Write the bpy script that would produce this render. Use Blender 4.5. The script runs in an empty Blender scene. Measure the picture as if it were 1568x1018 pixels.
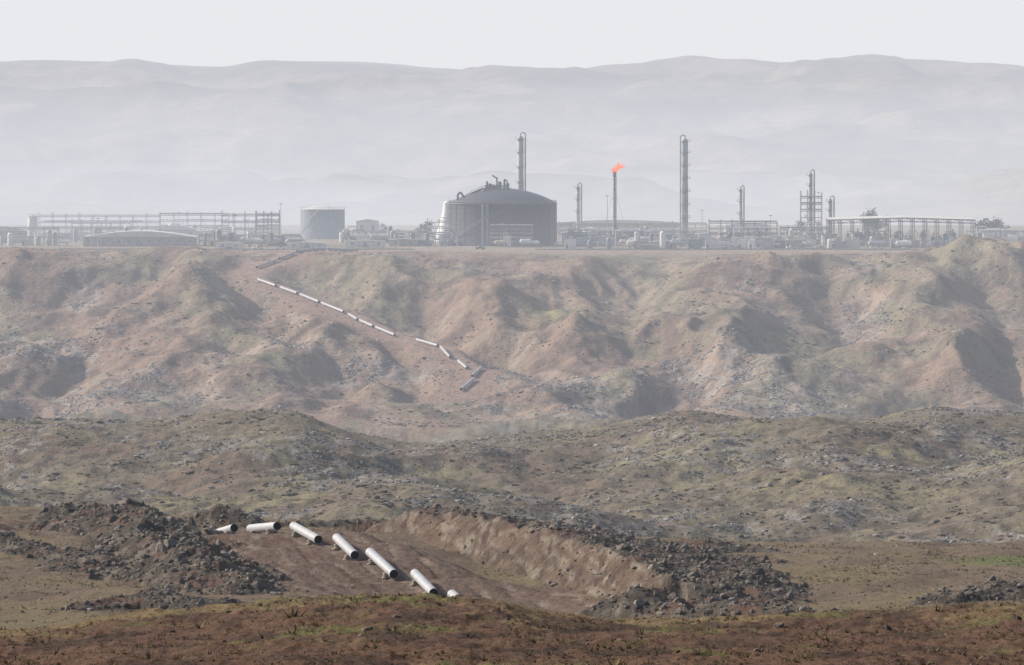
import bpy, bmesh, math, numpy as np
from mathutils import Vector, Matrix
rng=np.random.default_rng(7)
F=8961.0; H=200.0
S=bpy.context.scene
# ---------------------------------------------------------------- noise
_p=np.random.default_rng(3).permutation(4096).astype(np.int32)
_ang=np.random.default_rng(4).random(4096)*2*np.pi
_gx=np.cos(_ang).astype(np.float32); _gy=np.sin(_ang).astype(np.float32)
def pn(x,y,seed=0):
    x=np.asarray(x,dtype=np.float64)+seed*37.17; y=np.asarray(y,dtype=np.float64)+seed*91.7
    xi=np.floor(x).astype(np.int64); yi=np.floor(y).astype(np.int64)
    fx=(x-xi).astype(np.float32); fy=(y-yi).astype(np.float32)
    def g(a,b,dx,dy):
        h=_p[(_p[a&4095]+b)&4095]
        return _gx[h]*dx+_gy[h]*dy
    u=fx*fx*fx*(fx*(fx*6-15)+10); v=fy*fy*fy*(fy*(fy*6-15)+10)
    a=g(xi,yi,fx,fy); b=g(xi+1,yi,fx-1,fy); c=g(xi,yi+1,fx,fy-1); d=g(xi+1,yi+1,fx-1,fy-1)
    return ((a+(b-a)*u)*(1-v)+(c+(d-c)*u)*v)*1.5
def fbm(x,y,o=4,seed=0,gain=.5):
    r=0;a=1;
    for i in range(o):
        r=r+a*pn(x*2.03**i,y*2.03**i,seed+i*5); a*=gain
    return r
def ridged(x,y,o=4,seed=0,gain=.5):
    r=0;a=1
    for i in range(o):
        n=pn(x*2.03**i,y*2.03**i,seed+i*5); r=r+a*(1-2*np.sqrt(n*n+.004)); a*=gain
    return r*.5
def ss(a,b,x):
    t=np.clip((x-a)/(b-a),0,1); return t*t*(3-2*t)
def mixc(c,c2,m):
    return c*(1-m[...,None])+np.array(c2,dtype=np.float32)*m[...,None]
def P3(u,p,d): return ((u-784)/F*d, d, -(p-H)/F*d)
# ---------------------------------------------------------------- terrain grid
def seg(a,b,n): return np.linspace(a,b,n,endpoint=False)
rows=np.concatenate([seg(4,240,30),seg(240,400,300),seg(400,470,25),seg(470,700,450),seg(700,880,36),
  seg(880,1540,380),seg(1540,2180,40),seg(2180,2800,440),seg(2800,3600,50),seg(3600,5000,24),seg(5000,9500,230),np.geomspace(9500,30000,14)])
tin=.0985
cols=np.concatenate([-np.geomspace(.40,tin,50,endpoint=False),np.linspace(-tin,tin,1150),np.geomspace(.40,tin,50,endpoint=False)[::-1]])
NR,NC=len(rows),len(cols)
U=784+cols*F
def cr(pts,sg=22):
    a=[q[0] for q in pts]; b=[q[1] for q in pts]; g=np.linspace(-2.2,2.2,13); w=np.exp(-g*g/2); w/=w.sum()
    return sum(w[i]*np.interp(U+g[i]*sg,a,b) for i in range(13))
def zP(d,p): return -(p-H)/F*d
crA=cr([(0,966),(200,945),(330,938),(450,926),(600,915),(700,918),(760,924),(850,940),(1000,950),(1250,945),(1400,938),(1568,932)])
crB=cr([(0,778),(130,783),(280,792),(430,799),(600,799),(800,817),(1040,829),(1568,833)])
crM=cr([(0,640),(150,645),(250,652),(330,645),(440,650),(560,668),(640,682),(780,668),(900,652),(1050,624),(1120,638),(1300,652),(1420,628),(1500,640),(1568,642)])
crP=cr([(0,374),(110,379),(300,382),(430,388),(560,388),(700,388),(850,395),(1000,395),(1150,388),(1400,388),(1470,390),(1530,374),(1568,366),(1700,366)])
crF=cr([(-400,98),(0,90),(100,88),(200,92),(345,103),(400,95),(480,97),(600,98),(700,106),(740,114),(790,109),(840,116),(880,108),(1000,98),(1060,95),(1080,93),(1100,95),(1200,97),(1300,94),(1400,97),(1568,104),(2000,96)],10)
crG=cr([(0,118),(180,122),(380,131),(600,119),(750,132),(900,137),(1100,131),(1300,126),(1568,138)])
one=np.ones(NC)
ctrl=[(4,-1.8*one),(120,-15.5*one),(240,zP(240,1085)*one),(310,zP(310,1003+ (crA-935)*.5)),(380,zP(380,crA)),(430,zP(430,crA+42)),
 (480,zP(480,cr([(0,955),(400,960),(600,965),(1000,960),(1568,940)]))),
 (520,zP(520,cr([(0,922),(380,915),(600,925),(710,938),(900,940),(1568,908)]))),
 (560,zP(560,cr([(0,880),(150,890),(400,883),(560,890),(640,903),(800,905),(1000,892),(1568,880)]))),
 (600,zP(600,cr([(0,832),(300,835),(447,822),(520,840),(620,850),(800,865),(1000,868),(1568,862)]))),
 (640,zP(640,cr([(0,800),(150,802),(300,808),(450,810),(600,818),(700,825),(1000,848),(1568,850)]))),
 (690,zP(690,crB)),(740,zP(740,crB+28)),(810,-65*one),(880,zP(880,852)*one),
 (950,zP(950,829)*one),
 (1100,zP(1100,cr([(0,762),(300,775),(600,778),(900,770),(1200,790),(1568,780)]))),
 (1300,zP(1300,cr([(0,700),(250,700),(450,688),(600,722),(800,705),(1000,688),(1200,700),(1568,692)]))),
 (1500,zP(1500,crM)),(1620,zP(1620,crM+28)),(1900,-110*one),(2200,zP(2200,652)*one),(2330,zP(2330,602)*one),(2460,zP(2460,532)*one),
 (2600,zP(2600,458)*one),(2740,zP(2740,crP)),(2850,-58.2*one),(3600,-58*one),(4000,-75*one),(5000,-85*one),(6500,-62*one),(7500,zP(7500,215)*one),
 (8300,zP(8300,crG)),(8600,zP(8600,crG-4)),(9300,zP(9300,crF)),(9900,40*one),(12000,-60*one),(30000,-60*one)]
K=np.array([c[0] for c in ctrl],float); Zc=np.array([c[1] for c in ctrl])
hK=np.diff(K)[:,None]; dl=np.diff(Zc,axis=0)/hK
M=np.zeros_like(Zc); a,b=dl[:-1],dl[1:]
with np.errstate(all='ignore'):
    hm=2*a*b/(a+b)
M[1:-1]=np.where(a*b>0,hm,0); M[0]=dl[0]; M[-1]=0
idx=np.clip(np.searchsorted(K,rows,side='right')-1,0,len(K)-2)
h=(K[idx+1]-K[idx])[:,None]; t=((rows-K[idx]))[:,None]/h
Z=(2*t**3-3*t**2+1)*Zc[idx]+(t**3-2*t**2+t)*h*M[idx]+(-2*t**3+3*t**2)*Zc[idx+1]+(t**3-t**2)*h*M[idx+1]
Y=np.repeat(rows[:,None],NC,1); X=Y*cols[None,:]
COL=np.zeros((NR,NC,3),np.float32); ROCK=np.zeros((NR,NC),np.float32)
def sl(a,b): return slice(np.searchsorted(rows,a),np.searchsorted(rows,b))
def polyd(x,y,pts):
    best=np.full(x.shape,1e9); zi=np.zeros(x.shape); par=np.zeros(x.shape); sd=np.zeros(x.shape); acc=0
    for (a,b) in zip(pts[:-1],pts[1:]):
        ax,ay,az=a; bx,by,bz=b; L2=(bx-ax)**2+(by-ay)**2; L=math.sqrt(L2)
        tt=np.clip(((x-ax)*(bx-ax)+(y-ay)*(by-ay))/L2,0,1)
        dd=np.hypot(x-ax-tt*(bx-ax),y-ay-tt*(by-ay)); m=dd<best
        best=np.where(m,dd,best); zi=np.where(m,az+tt*(bz-az),zi); par=np.where(m,acc+tt*L,par)
        sd=np.where(m,((x-ax)*(by-ay)-(y-ay)*(bx-ax))/L,sd); acc+=L
    return best,zi,par,sd
# ---- zone near
s=sl(0,470); x,y=X[s],Y[s]
f=ss(60,250,y)
Z[s]+=f*(.6*fbm(x/22,y/30,3,1)+.24*fbm(x/3.2,y/4,3,2)+.11*fbm(x/.8,y/1.0,2,3))
n1=fbm(x/14,y/30,4,11); n2=fbm(x/1.6,y/2.5,3,12)
uu=784+x/y*F
c=np.zeros(x.shape+(3,),np.float32)+np.array([.145,.082,.054],np.float32)
c=mixc(c,[.215,.155,.08],ss(0,.5,.6*n1+.35*n2+.8*ss(350,376,y)-.2))
c=mixc(c,[.15,.15,.05],ss(.25,.7,fbm(x/9,y/12,3,14)+.2*n2+.6*np.exp(-((uu-600)/150)**2)*ss(335,380,y)-.1)*.8)
c=mixc(c,[.08,.048,.034],ss(.1,.6,fbm(x/6,y/12,4,15))*(1-.6*ss(350,380,y)))
COL[s]=c
# ---- zone bench
s=sl(470,880); x,y=X[s],Y[s]; z=Z[s]
rough=.35*fbm(x/18,y/22,3,21)+.12*fbm(x/2.5,y/3,3,22)
z=z+rough*ss(470,500,y)
n1=fbm(x/12,y/28,4,23); n2=fbm(x/1.5,y/2.2,3,24)
uu=784+x/y*F
c=np.zeros(x.shape+(3,),np.float32)+np.array([.20,.152,.108],np.float32)
c=mixc(c,[.215,.17,.10],ss(-.3,.4,n1+.2*n2)); 
c=mixc(c,[.155,.112,.08],ss(.0,.6,fbm(x/8,y/26,4,26)+.2*n2))
c=mixc(c,[.16,.18,.07],ss(.35,.8,ss(1330,1560,uu)*ss(560,600,y)*(1-ss(625,650,y))+.3*n1)*.9)
pipes_near=[((325,819,626),(358,809,618)),((383,810,612),(424,806,602)),((449,806,600),(487,827,589)),((515,824,586),(543,851,575)),((566,846,573),(603,880,562)),((635,879,559),(664,909,548)),((692,911,545),(712,929,535))]
corr=[]
for a_,b_ in pipes_near:
    for q in (a_,b_):
        X0,Y0,Z0=P3(*q); corr.append((X0,Y0,Z0-.46-.25))
corr=[(corr[0][0]-14,corr[0][1]+8,corr[0][2]-1.0)]+corr+[(corr[-1][0]+6,corr[-1][1]-25,corr[-1][2]-1.2)]
dd,zi,par,sd=polyd(x,y,corr)
w=1-ss(6,13,dd); z=z*(1-w)+(zi+.05*n2)*w
tw=1-ss(10,17,dd+3*n1-3*(sd>0))
rut=np.sin(sd*2.1+1.8*pn(par/14,sd/5,31)+.8*n1)*.5+.5
tc=mixc(np.zeros(x.shape+(3,),np.float32)+np.array([.175,.122,.094],np.float32),[.29,.22,.175],ss(.4,1.1,rut*.8+.5*fbm(par/9,sd/1.2,3,32)))
tc=mixc(tc,[.145,.09,.068],ss(0,.6,fbm(par/10,sd/3,3,33)))
z=z-tw*.10*ss(.4,.9,rut)+tw*.08*fbm(x/.9,y/1.2,2,34)
c=c*(1-tw[...,None])+tc*tw[...,None]
rk=np.zeros(x.shape,np.float32); face=np.zeros(x.shape,np.float32)
def mound(pts,slope,top=1.0,ns=1.0,seed=0,back=None):
    global z,rk,face
    q=[P3(*k) for k in pts]; dd,zi,pr_,sdv=polyd(x,y,q)
    sp=slope if back is None else np.where(sdv>0,slope,back)
    fr=0 if back is None else ss(.3,1.5,sdv)
    nz=ns*(.8*fbm(x/7,y/9,3,40+seed)+.55*ridged(x/2.2,y/2.6,3,50+seed)*(1-.7*fr)-.3)
    if back is not None: nz=nz+fr*(.55*ridged(pr_/2.6,sdv/9,3,60)+.35*pn(pr_/8,sdv/12,63))-.1
    zm=zi+nz-sp*np.maximum(dd-top,0)
    m=zm>z; z=np.where(m,zm,z); rk=np.maximum(rk,ss(0,.4,zm-z+.4)*m)
    if back is not None: face=np.maximum(face,fr*m)
mound([(120,776,650),(165,773,645),(215,793,615),(262,828,582),(305,862,552),(350,905,525)],.33,2.0,1.2,0)
mound([(140,925,505),(230,915,508),(330,925,500)],.30,2,.9,4)
mound([(290,795,648),(335,770,648),(385,788,645)],.5,.6,.8,1)
mound([(430,797,650),(500,795,651),(590,798,650)],.9,.4,.5,2)
mound([(598,798,642),(636,778,640),(700,782,630),(760,793,612),(830,808,594),(900,828,574),(970,850,550),(1040,884,524)],.9,.8,.75,3,.18)
mound([(1000,905,512),(1060,925,502),(1250,940,492)],.45,1.2,.8,5)
mound([(1420,925,505),(1500,895,512),(1600,880,515),(1750,880,515)],.4,1.2,.9,6)
mound([(1000,838,650),(1080,826,650),(1150,836,648)],.3,1,.5,7)
mound([(-60,815,600),(40,828,590),(120,850,575)],.25,1,.8,8)
dm=ss(-.2,.5,fbm(x/3,y/4,4,61))
rc=mixc(mixc(np.zeros(x.shape+(3,),np.float32)+np.array([.085,.072,.06],np.float32),[.19,.16,.13],dm),[.14,.09,.068],ss(.1,.5,fbm(x/6,y/8,3,66)))
fc=mixc(np.zeros(x.shape+(3,),np.float32)+np.array([.17,.12,.09],np.float32),[.30,.25,.20],ss(-.1,.5,fbm(x/2.2,z/.8,3,68)))
fc=mixc(fc,[.11,.075,.058],ss(.0,.5,fbm(x/1.1,y/4,3,69)))
fw=face*.8; rc=rc*(1-fw[...,None])+fc*fw[...,None]
c=c*(1-rk[...,None])+rc*rk[...,None]
Z[s]=z; COL[s]=c; ROCK[s]=rk*(1-.62*face)
# ---- zone mid
s=sl(880,2180); x,y=X[s],Y[s]; uu=784+x/y*F
fe=ss(900,1000,y)*(1-.88*np.exp(-((y-1500)/110)**2))
n1=fbm(x/55,y/120,4,74); n2=fbm(x/5,y/9,4,75); n3=fbm(x/1.8,y/3,2,76)
rm=ss(-.1,.45,fbm(x/38,y/85,4,78)+.35*n2+.3*ss(1150,920,y))
Z[s]+=fe*(9.5*fbm(x/90,y/180,2,71)+1.6*fbm(x/22,y/40,3,72)+.32*fbm(x/4.5,y/6,2,73))+.25*fbm(x/6,y/10,3,79)+rm*.7*(ridged(x/10,y/8,3,170)-.3)
c=np.zeros(x.shape+(3,),np.float32)+np.array([.175,.146,.105],np.float32)
c=mixc(c,[.172,.128,.095],ss(-.1,.5,n1)); c=mixc(c,[.21,.183,.115],ss(0,.6,fbm(x/30,y/60,4,77)))
c=mixc(c,[.25,.235,.22],rm*ss(-.1,.4,n2+n3*.8)*.75)
c=mixc(c,[.075,.065,.048],ss(.05,.5,fbm(x/4,y/10,3,70)+.3*n1)*.65)
COL[s]=c; ROCK[s]=rm
# ---- zone escarpment
s=sl(2180,2860); x,y=X[s],Y[s]; z=Z[s]; uu=784+x/y*F
fe=ss(2200,2290,y)*(1-.9*ss(2660,2775,y))*(1-ss(2790,2850,y))
wx=16*fbm(x/90,y/120,2,80); wy=20*fbm(x/90,y/90,2,88)
n1=fbm(x/60,y/120,4,85); n2=fbm(x/6,y/11,4,86); n3=fbm(x/2,y/3.5,2,87)
rm=ss(.0,.5,fbm(x/50,y/90,4,91)+.3*n2+.65*ss(2470,2350,y)*(ss(680,760,uu)*(1-ss(1200,1350,uu)))+.6*(1-ss(100,220,uu))*ss(2600,2500,y)-.35)
z=z+fe*(16.5*(ridged((x+wx)/82,(y+wy)/200,3,81,.42)-.40)+1.3*fbm(x/22,y/44,3,82)+.25*fbm(x/5,y/8,2,83))+.2*fbm(x/9,y/14,3,89)+rm*fe*1.0*(ridged(x/14,y/13,3,171)-.3)
dP=lambda p: np.interp(p,[360,395,458,532,602,652],[2820,2740,2600,2460,2330,2200])
def bump(u,pk,hh,rx,ry,kind=1.7):
    global z
    pb=pk+hh*3.5; d0=float(dP(pb)); x0=(u-784)/F*d0
    r=np.sqrt(((x-x0)/rx)**2+((y-d0)/ry)**2)*(1+.2*fbm(x/12,y/25,2,int(u)%50+130))
    z=z+hh*np.exp(-np.abs(r)**kind)
def rid(u1,p1,u2,p2,hh,w):
    global z
    a_=(((u1-784)/F*dP(p1)),dP(p1),0); b_=(((u2-784)/F*dP(p2)),dP(p2),1)
    dd,zi,_,_=polyd(x,y,[a_,b_]); dd=dd*(1+.25*fbm(x/20,y/30,2,84))
    z=z+hh*np.exp(-(dd/w)**1.5)
bump(885,488,11,12,30,1.6); bump(770,445,8,17,36); bump(1040,488,9,20,36); bump(1330,512,9,18,36)
bump(582,562,9,11,26,1.5); bump(470,470,7,16,30); bump(560,392,3.5,16,30); bump(1240,545,9,18,34); bump(1100,425,5,40,40); bump(120,405,4,30,30); bump(1270,408,4,26,26); bump(960,565,6,14,24); bump(1110,540,7,14,26); bump(400,560,7,13,26)
rid(290,455,130,510,7,15); rid(310,440,330,560,6,14); rid(1480,415,1400,500,7,18); rid(1568,420,1440,590,8,20)
rid(700,430,760,520,5,12); rid(600,430,470,560,4,12); rid(1180,430,1100,560,5,14)
rid(180,415,90,450,-8,18); rid(1520,450,1560,600,-9,18); rid(650,460,640,600,-6,14); rid(830,470,760,560,-5,12); rid(980,430,960,560,-5,14); rid(1260,430,1300,500,-5,14)
track=[(600,384,2765),(548,387,2745),(500,384,2735),(460,386,2720),(425,400,2700),(392,412,2672),(378,424,2648),(395,431,2628),(455,452,2590),(525,480,2545),(547,492,2528),(604,516,2492),(638,523,2470),(672,533,2448),(690,551,2425),(715,567,2400),(738,566,2385),(725,583,2365),(704,601,2345),(690,620,2325)]
tq=[P3(*k) for k in track]
dd,zi,par,sd=polyd(x,y,tq)
w=1-ss(6,24,dd); z=z*(1-w)+zi*w
c=np.zeros(x.shape+(3,),np.float32)+np.array([.245,.172,.13],np.float32)
c=mixc(c,[.215,.192,.128],ss(-.1,.45,n1+.25*n2+.35*ss(780,1000,uu)-.15)*.85)
c=mixc(c,[.31,.238,.185],ss(.1,.6,fbm(x/25,y/60,4,90)))
c=mixc(c,[.13,.095,.078],ss(.1,.6,fbm(x/14,y/30,4,92))*.7)
c=mixc(c,[.28,.275,.12],np.exp(-(((uu-850)/45)**2+((y-2545)/30)**2))*.7)
c=mixc(c,[.31,.292,.275],rm*ss(-.1,.25,n2+n3)*.65)
c=mixc(c,[.32,.255,.205],ss(2745,2800,y)*.8)
tw=(1-ss(6,11,dd+2*n2)); c=c*(1-tw[...,None])+np.array([.32,.22,.172],np.float32)*tw[...,None]
rk=rm*(1-tw)
Z[s]=z; COL[s]=c; ROCK[s]=rk
# ---- far
s=sl(2860,5000); x,y=X[s],Y[s]; n1=fbm(x/60,y/120,3,95)
COL[s]=mixc(np.zeros(x.shape+(3,),np.float32)+np.array([.31,.265,.21],np.float32),[.24,.22,.15],ss(-.2,.4,n1)); Z[s]+=.3*n1
s=sl(5000,40000); x,y=X[s],Y[s]
fe=ss(5000,6000,y)*(1-.8*np.exp(-((y-9300)/350)**2))*(1-ss(9500,12000,y))
wx=300*fbm(x/1500,y/1500,2,96)
Z[s]+=fe*(78*(ridged((x+wx)/850,(y+.5*x+wx)/1500,4,97,.42)-.45)+22*fbm(x/300,y/500,4,98))
COL[s]=mixc(mixc(np.zeros(x.shape+(3,),np.float32)+np.array([.26,.205,.15],np.float32),[.16,.135,.10],ss(-.2,.4,fbm(x/500,y/500,4,99))),[.33,.265,.20],ss(.2,.6,fbm(x/250,y/350,4,100)))
def lookup(A,x,y):
    tt=x/y; i=np.clip(np.searchsorted(rows,y)-1,0,NR-2); j=np.clip(np.searchsorted(cols,tt)-1,0,NC-2)
    fi=(y-rows[i])/(rows[i+1]-rows[i]); fj=(tt-cols[j])/(cols[j+1]-cols[j])
    return A[i,j]*(1-fi)*(1-fj)+A[i+1,j]*fi*(1-fj)+A[i,j+1]*(1-fi)*fj+A[i+1,j+1]*fi*fj
# ---------------------------------------------------------------- materials
def newmat(name):
    m=bpy.data.materials.new(name); m.use_nodes=True; nt=m.node_tree; b=nt.nodes['Principled BSDF']; return m,nt,b
def mat_simple(name,col,rough=.6,metal=0,var=.25,scale=.4):
    m,nt,b=newmat(name); N=nt.nodes; L=nt.links
    g=N.new('ShaderNodeNewGeometry'); n=N.new('ShaderNodeTexNoise'); n.inputs['Scale'].default_value=scale; n.inputs['Detail'].default_value=5
    L.new(g.outputs['Position'],n.inputs['Vector'])
    r=N.new('ShaderNodeMapRange'); r.inputs['From Min'].default_value=.3; r.inputs['From Max'].default_value=.7; r.inputs['To Min'].default_value=1-var; r.inputs['To Max'].default_value=1+var*.6
    L.new(n.outputs['Fac'],r.inputs['Value'])
    v=N.new('ShaderNodeVectorMath'); v.operation='SCALE'; v.inputs[0].default_value=col; L.new(r.outputs[0],v.inputs['Scale'])
    L.new(v.outputs[0],b.inputs['Base Color']); b.inputs['Roughness'].default_value=rough; b.inputs['Metallic'].default_value=metal
    return m
def mat_attr(name,s1,s2,bump,dist,rough=.95,lo=.65,hi=1.35):
    m,nt,b=newmat(name); N=nt.nodes; L=nt.links
    at=N.new('ShaderNodeAttribute'); at.attribute_name='Col'
    g=N.new('ShaderNodeNewGeometry'); n=N.new('ShaderNodeTexNoise'); n.inputs['Scale'].default_value=s1; n.inputs['Detail'].default_value=6; n.inputs['Roughness'].default_value=.65
    n2=N.new('ShaderNodeTexNoise'); n2.inputs['Scale'].default_value=s2; n2.inputs['Detail'].default_value=4; n2.inputs['Roughness'].default_value=.7
    L.new(g.outputs['Position'],n.inputs['Vector']); L.new(g.outputs['Position'],n2.inputs['Vector'])
    ad=N.new('ShaderNodeMath'); ad.operation='ADD'; L.new(n.outputs['Fac'],ad.inputs[0]); L.new(n2.outputs['Fac'],ad.inputs[1])
    r=N.new('ShaderNodeMapRange'); r.inputs['From Min'].default_value=.7; r.inputs['From Max'].default_value=1.3; r.inputs['To Min'].default_value=lo; r.inputs['To Max'].default_value=hi
    L.new(ad.outputs[0],r.inputs['Value'])
    v=N.new('ShaderNodeVectorMath'); v.operation='SCALE'; L.new(at.outputs['Color'],v.inputs[0]); L.new(r.outputs[0],v.inputs['Scale'])
    L.new(v.outputs[0],b.inputs['Base Color']); b.inputs['Roughness'].default_value=rough; b.inputs['Specular IOR Level'].default_value=.15
    bp=N.new('ShaderNodeBump'); bp.inputs['Strength'].default_value=bump; bp.inputs['Distance'].default_value=dist
    L.new(ad.outputs[0],bp.inputs['Height']); L.new(bp.outputs[0],b.inputs['Normal'])
    return m
mg_near=mat_attr('soil_near',1.2,5,1.0,.3,lo=.55,hi=1.4); mg_mid=mat_attr('soil_mid',.25,1.1,.9,.7,lo=.6,hi=1.4); mg_esc=mat_attr('soil_slope',.12,.5,.9,1.1,lo=.66,hi=1.34); mg_far=mat_attr('soil_far',.006,.03,.5,12)
m_rock=mat_attr('rock_surface',2,8,.6,.1)
m_veg=mat_attr('dry_grass',3,9,.2,.05)
def fastmesh(name,co,q,mat,col=None,smooth=False):
    k=q.shape[1]; me=bpy.data.meshes.new(name)
    me.vertices.add(len(co)); me.vertices.foreach_set('co',co.astype(np.float32).ravel())
    me.loops.add(q.size); me.loops.foreach_set('vertex_index',q.astype(np.int32).ravel())
    me.polygons.add(len(q)); me.polygons.foreach_set('loop_start',np.arange(0,q.size,k,dtype=np.int32))
    me.polygons.foreach_set('use_smooth',np.full(len(q),smooth))
    me.update(calc_edges=True)
    if col is not None:
        a=me.color_attributes.new('Col','FLOAT_COLOR','POINT')
        a.data.foreach_set('color',np.concatenate([col,np.ones((len(col),1))],1).astype(np.float32).ravel())
    me.materials.append(mat); ob=bpy.data.objects.new(name,me); S.collection.objects.link(ob); return ob
def terr(name,d0,d1,mat):
    i0=max(0,np.searchsorted(rows,d0)); i1=min(NR,np.searchsorted(rows,d1)+1); n=i1-i0
    co=np.stack([X[i0:i1],Y[i0:i1],Z[i0:i1]],-1).reshape(-1,3).astype(np.float32)
    ii=np.arange(n-1)[:,None]*NC+np.arange(NC-1)[None,:]
    q=np.stack([ii,ii+1,ii+1+NC,ii+NC],-1).reshape(-1,4)
    ob=fastmesh(name,co,q,mat,COL[i0:i1].reshape(-1,3),True); return ob
terr('ground',0,800,mg_near); terr('rocky_hills',800,1900,mg_mid); terr('escarpment_terrain',1900,3700,mg_esc); terr('distant_hills',3700,30001,mg_far)
# ---------------------------------------------------------------- scatter
def ico(sub):
    bm=bmesh.new(); bmesh.ops.create_icosphere(bm,subdivisions=sub,radius=1)
    v=np.array([v.co[:] for v in bm.verts]); f=np.array([[v.index for v in p.verts] for p in bm.faces]); bm.free(); return v,f
def rockvars(n,sub,r):
    v,f=ico(sub); out=[]
    for i in range(n):
        w=v.copy()
        for k in range(5):
            d=r.normal(size=3); d/=np.linalg.norm(d); c_=r.uniform(.35,.8); pr=w@d
            w=w-np.outer(np.maximum(pr-c_,0),d)
        w*=r.uniform(.8,1.2,size=w.shape); out.append(w*np.array([1,r.uniform(.6,1),r.uniform(.5,.9)]))
    return out,f
def tuftvars(n,r,bl=9):
    out=[]
    for i in range(n):
        vs=[]
        for k in range(bl):
            a=r.uniform(0,2*np.pi); b0=r.uniform(0,.5); w=.12; le=r.uniform(.3,1.2); hh=r.uniform(.3,.8)
            bx,by=b0*np.cos(a),b0*np.sin(a); px,py=-np.sin(a)*w,np.cos(a)*w
            vs+=[[bx-px,by-py,-.1],[bx+px,by+py,-.1],[bx+np.cos(a)*le*.8,by+np.sin(a)*le*.8,hh]]
        out.append(np.array(vs))
    f=np.arange(bl*3).reshape(-1,3); return out,f
def scatter(name,x,y,size,vars_,f,mat,cols_,sink=.25,flat=1.0,tilt=.4):
    z=lookup(Z,x,y); n=len(x); nv=len(vars_[0]); co=np.zeros((n,nv,3),np.float32)
    a=rng.uniform(0,2*np.pi,n); vi=rng.integers(0,len(vars_),n); V=np.array(vars_)[vi]
    V=V*size[:,None,None]*np.array([1,1,flat])
    ca,sa=np.cos(a)[:,None],np.sin(a)[:,None]
    co[...,0]=V[...,0]*ca-V[...,1]*sa+x[:,None]; co[...,1]=V[...,0]*sa+V[...,1]*ca+y[:,None]; co[...,2]=V[...,2]+z[:,None]+(size*flat*(.5-sink))[:,None]*(.4)
    q=(f[None]+(np.arange(n)*nv)[:,None,None]).reshape(-1,3)
    return fastmesh(name,co.reshape(-1,3),q,mat,np.repeat(cols_,nv,axis=0))
def pick(n,d0,d1,fn,tmax=.0985):
    xs=[];ys=[];c_=0
    while c_<n:
        y_=rng.uniform(d0,d1,n*2); t_=rng.uniform(-tmax,tmax,n*2); x_=t_*y_
        k=rng.random(n*2)<fn(x_,y_); xs.append(x_[k]); ys.append(y_[k]); c_+=k.sum()
    return np.concatenate(xs)[:n],np.concatenate(ys)[:n]
def rcol(n,a,b,j=.15):
    t_=rng.random(n)[:,None]; return (np.array(a)*(1-t_)+np.array(b)*t_)*rng.uniform(1-j,1+j,(n,1))
RV,RF=rockvars(12,2,rng); RV1,RF1=rockvars(12,1,rng); TV,TF=tuftvars(10,rng)
lk=lambda x,y: lookup(ROCK,x,y)
n=9500; x_,y_=pick(n,485,690,lambda x,y: np.clip(lk(x,y),0,1)**2); sz=np.exp(rng.normal(-1.85,.55,n)).clip(.07,.9)
scatter('rock_pile',x_,y_,sz,RV,RF,m_rock,rcol(n,[.10,.085,.075],[.26,.23,.20]))
n=3000; x_,y_=pick(n,470,690,lambda x,y: .5+0*x); sz=np.exp(rng.normal(-2.3,.45,n)).clip(.05,.5)
dd_,_,_,_=polyd(x_,y_,corr); k=dd_>4
scatter('loose_stones',x_[k],y_[k],sz[k],RV1,RF1,m_rock,rcol(k.sum(),[.12,.10,.085],[.30,.27,.23]))
n=11000; x_,y_=pick(n,245,400,lambda x,y: ss(-.2,.5,fbm(x/4,y/8,2,120)))
scatter('grass_tufts',x_,y_,np.exp(rng.normal(-2.1,.5,n)),TV,TF,m_veg,rcol(n,[.09,.065,.04],[.22,.17,.085]))
n=1800; x_,y_=pick(n,245,400,lambda x,y: .5+0*x)
scatter('ground_stones',x_,y_,np.exp(rng.normal(-2.5,.5,n)),RV1,RF1,m_rock,rcol(n,[.07,.05,.04],[.24,.19,.155]))
n=6500; x_,y_=pick(n,480,700,lambda x,y: (1-lk(x,y))*ss(-.2,.5,fbm(x/6,y/12,2,121))*(polyd(x,y,corr)[0]>14))
scatter('field_grass_tufts',x_,y_,np.exp(rng.normal(-2.0,.45,n)),TV,TF,m_veg,rcol(n,[.09,.075,.045],[.20,.165,.09]))
n=38000; x_,y_=pick(n,890,1540,lambda x,y: .04+np.clip(lk(x,y),0,1)*ss(-.1,.4,fbm(x/7,y/14,2,122)))
scatter('hillside_rocks',x_,y_,np.exp(rng.normal(-1.25,.5,n)).clip(.1,1.1),RV1,RF1,m_rock,rcol(n,[.15,.14,.13],[.34,.32,.30]),flat=.7)
n=9500; x_,y_=pick(n,890,1540,lambda x,y: .1+ss(0,.6,fbm(x/20,y/40,3,123)))
SV,SF=rockvars(12,2,rng); SV=[v*np.array([1,1,.8])*(1+.3*rng.normal(size=(len(v),1))) for v in SV]
scatter('hillside_shrubs',x_,y_,np.exp(rng.normal(-1.1,.45,n)).clip(.12,1.1),SV,SF,m_veg,rcol(n,[.06,.052,.036],[.13,.118,.078]),flat=.7)
n=19000; x_,y_=pick(n,2190,2740,lambda x,y: .02+np.clip(lk(x,y),0,1)*ss(-.1,.4,fbm(x/10,y/20,2,124)))
scatter('escarpment_rocks',x_,y_,np.exp(rng.normal(-.65,.4,n)).clip(.25,1.6),RV1,RF1,m_rock,rcol(n,[.18,.165,.15],[.38,.36,.335]),flat=.7)
n=3000; x_,y_=pick(n,2190,2760,lambda x,y: .05+ss(0,.6,fbm(x/40,y/60,3,125)))
scatter('escarpment_shrubs',x_,y_,np.exp(rng.normal(-.6,.4,n)).clip(.3,1.5),SV,SF,m_veg,rcol(n,[.07,.065,.045],[.13,.12,.08]),flat=.7)
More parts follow.
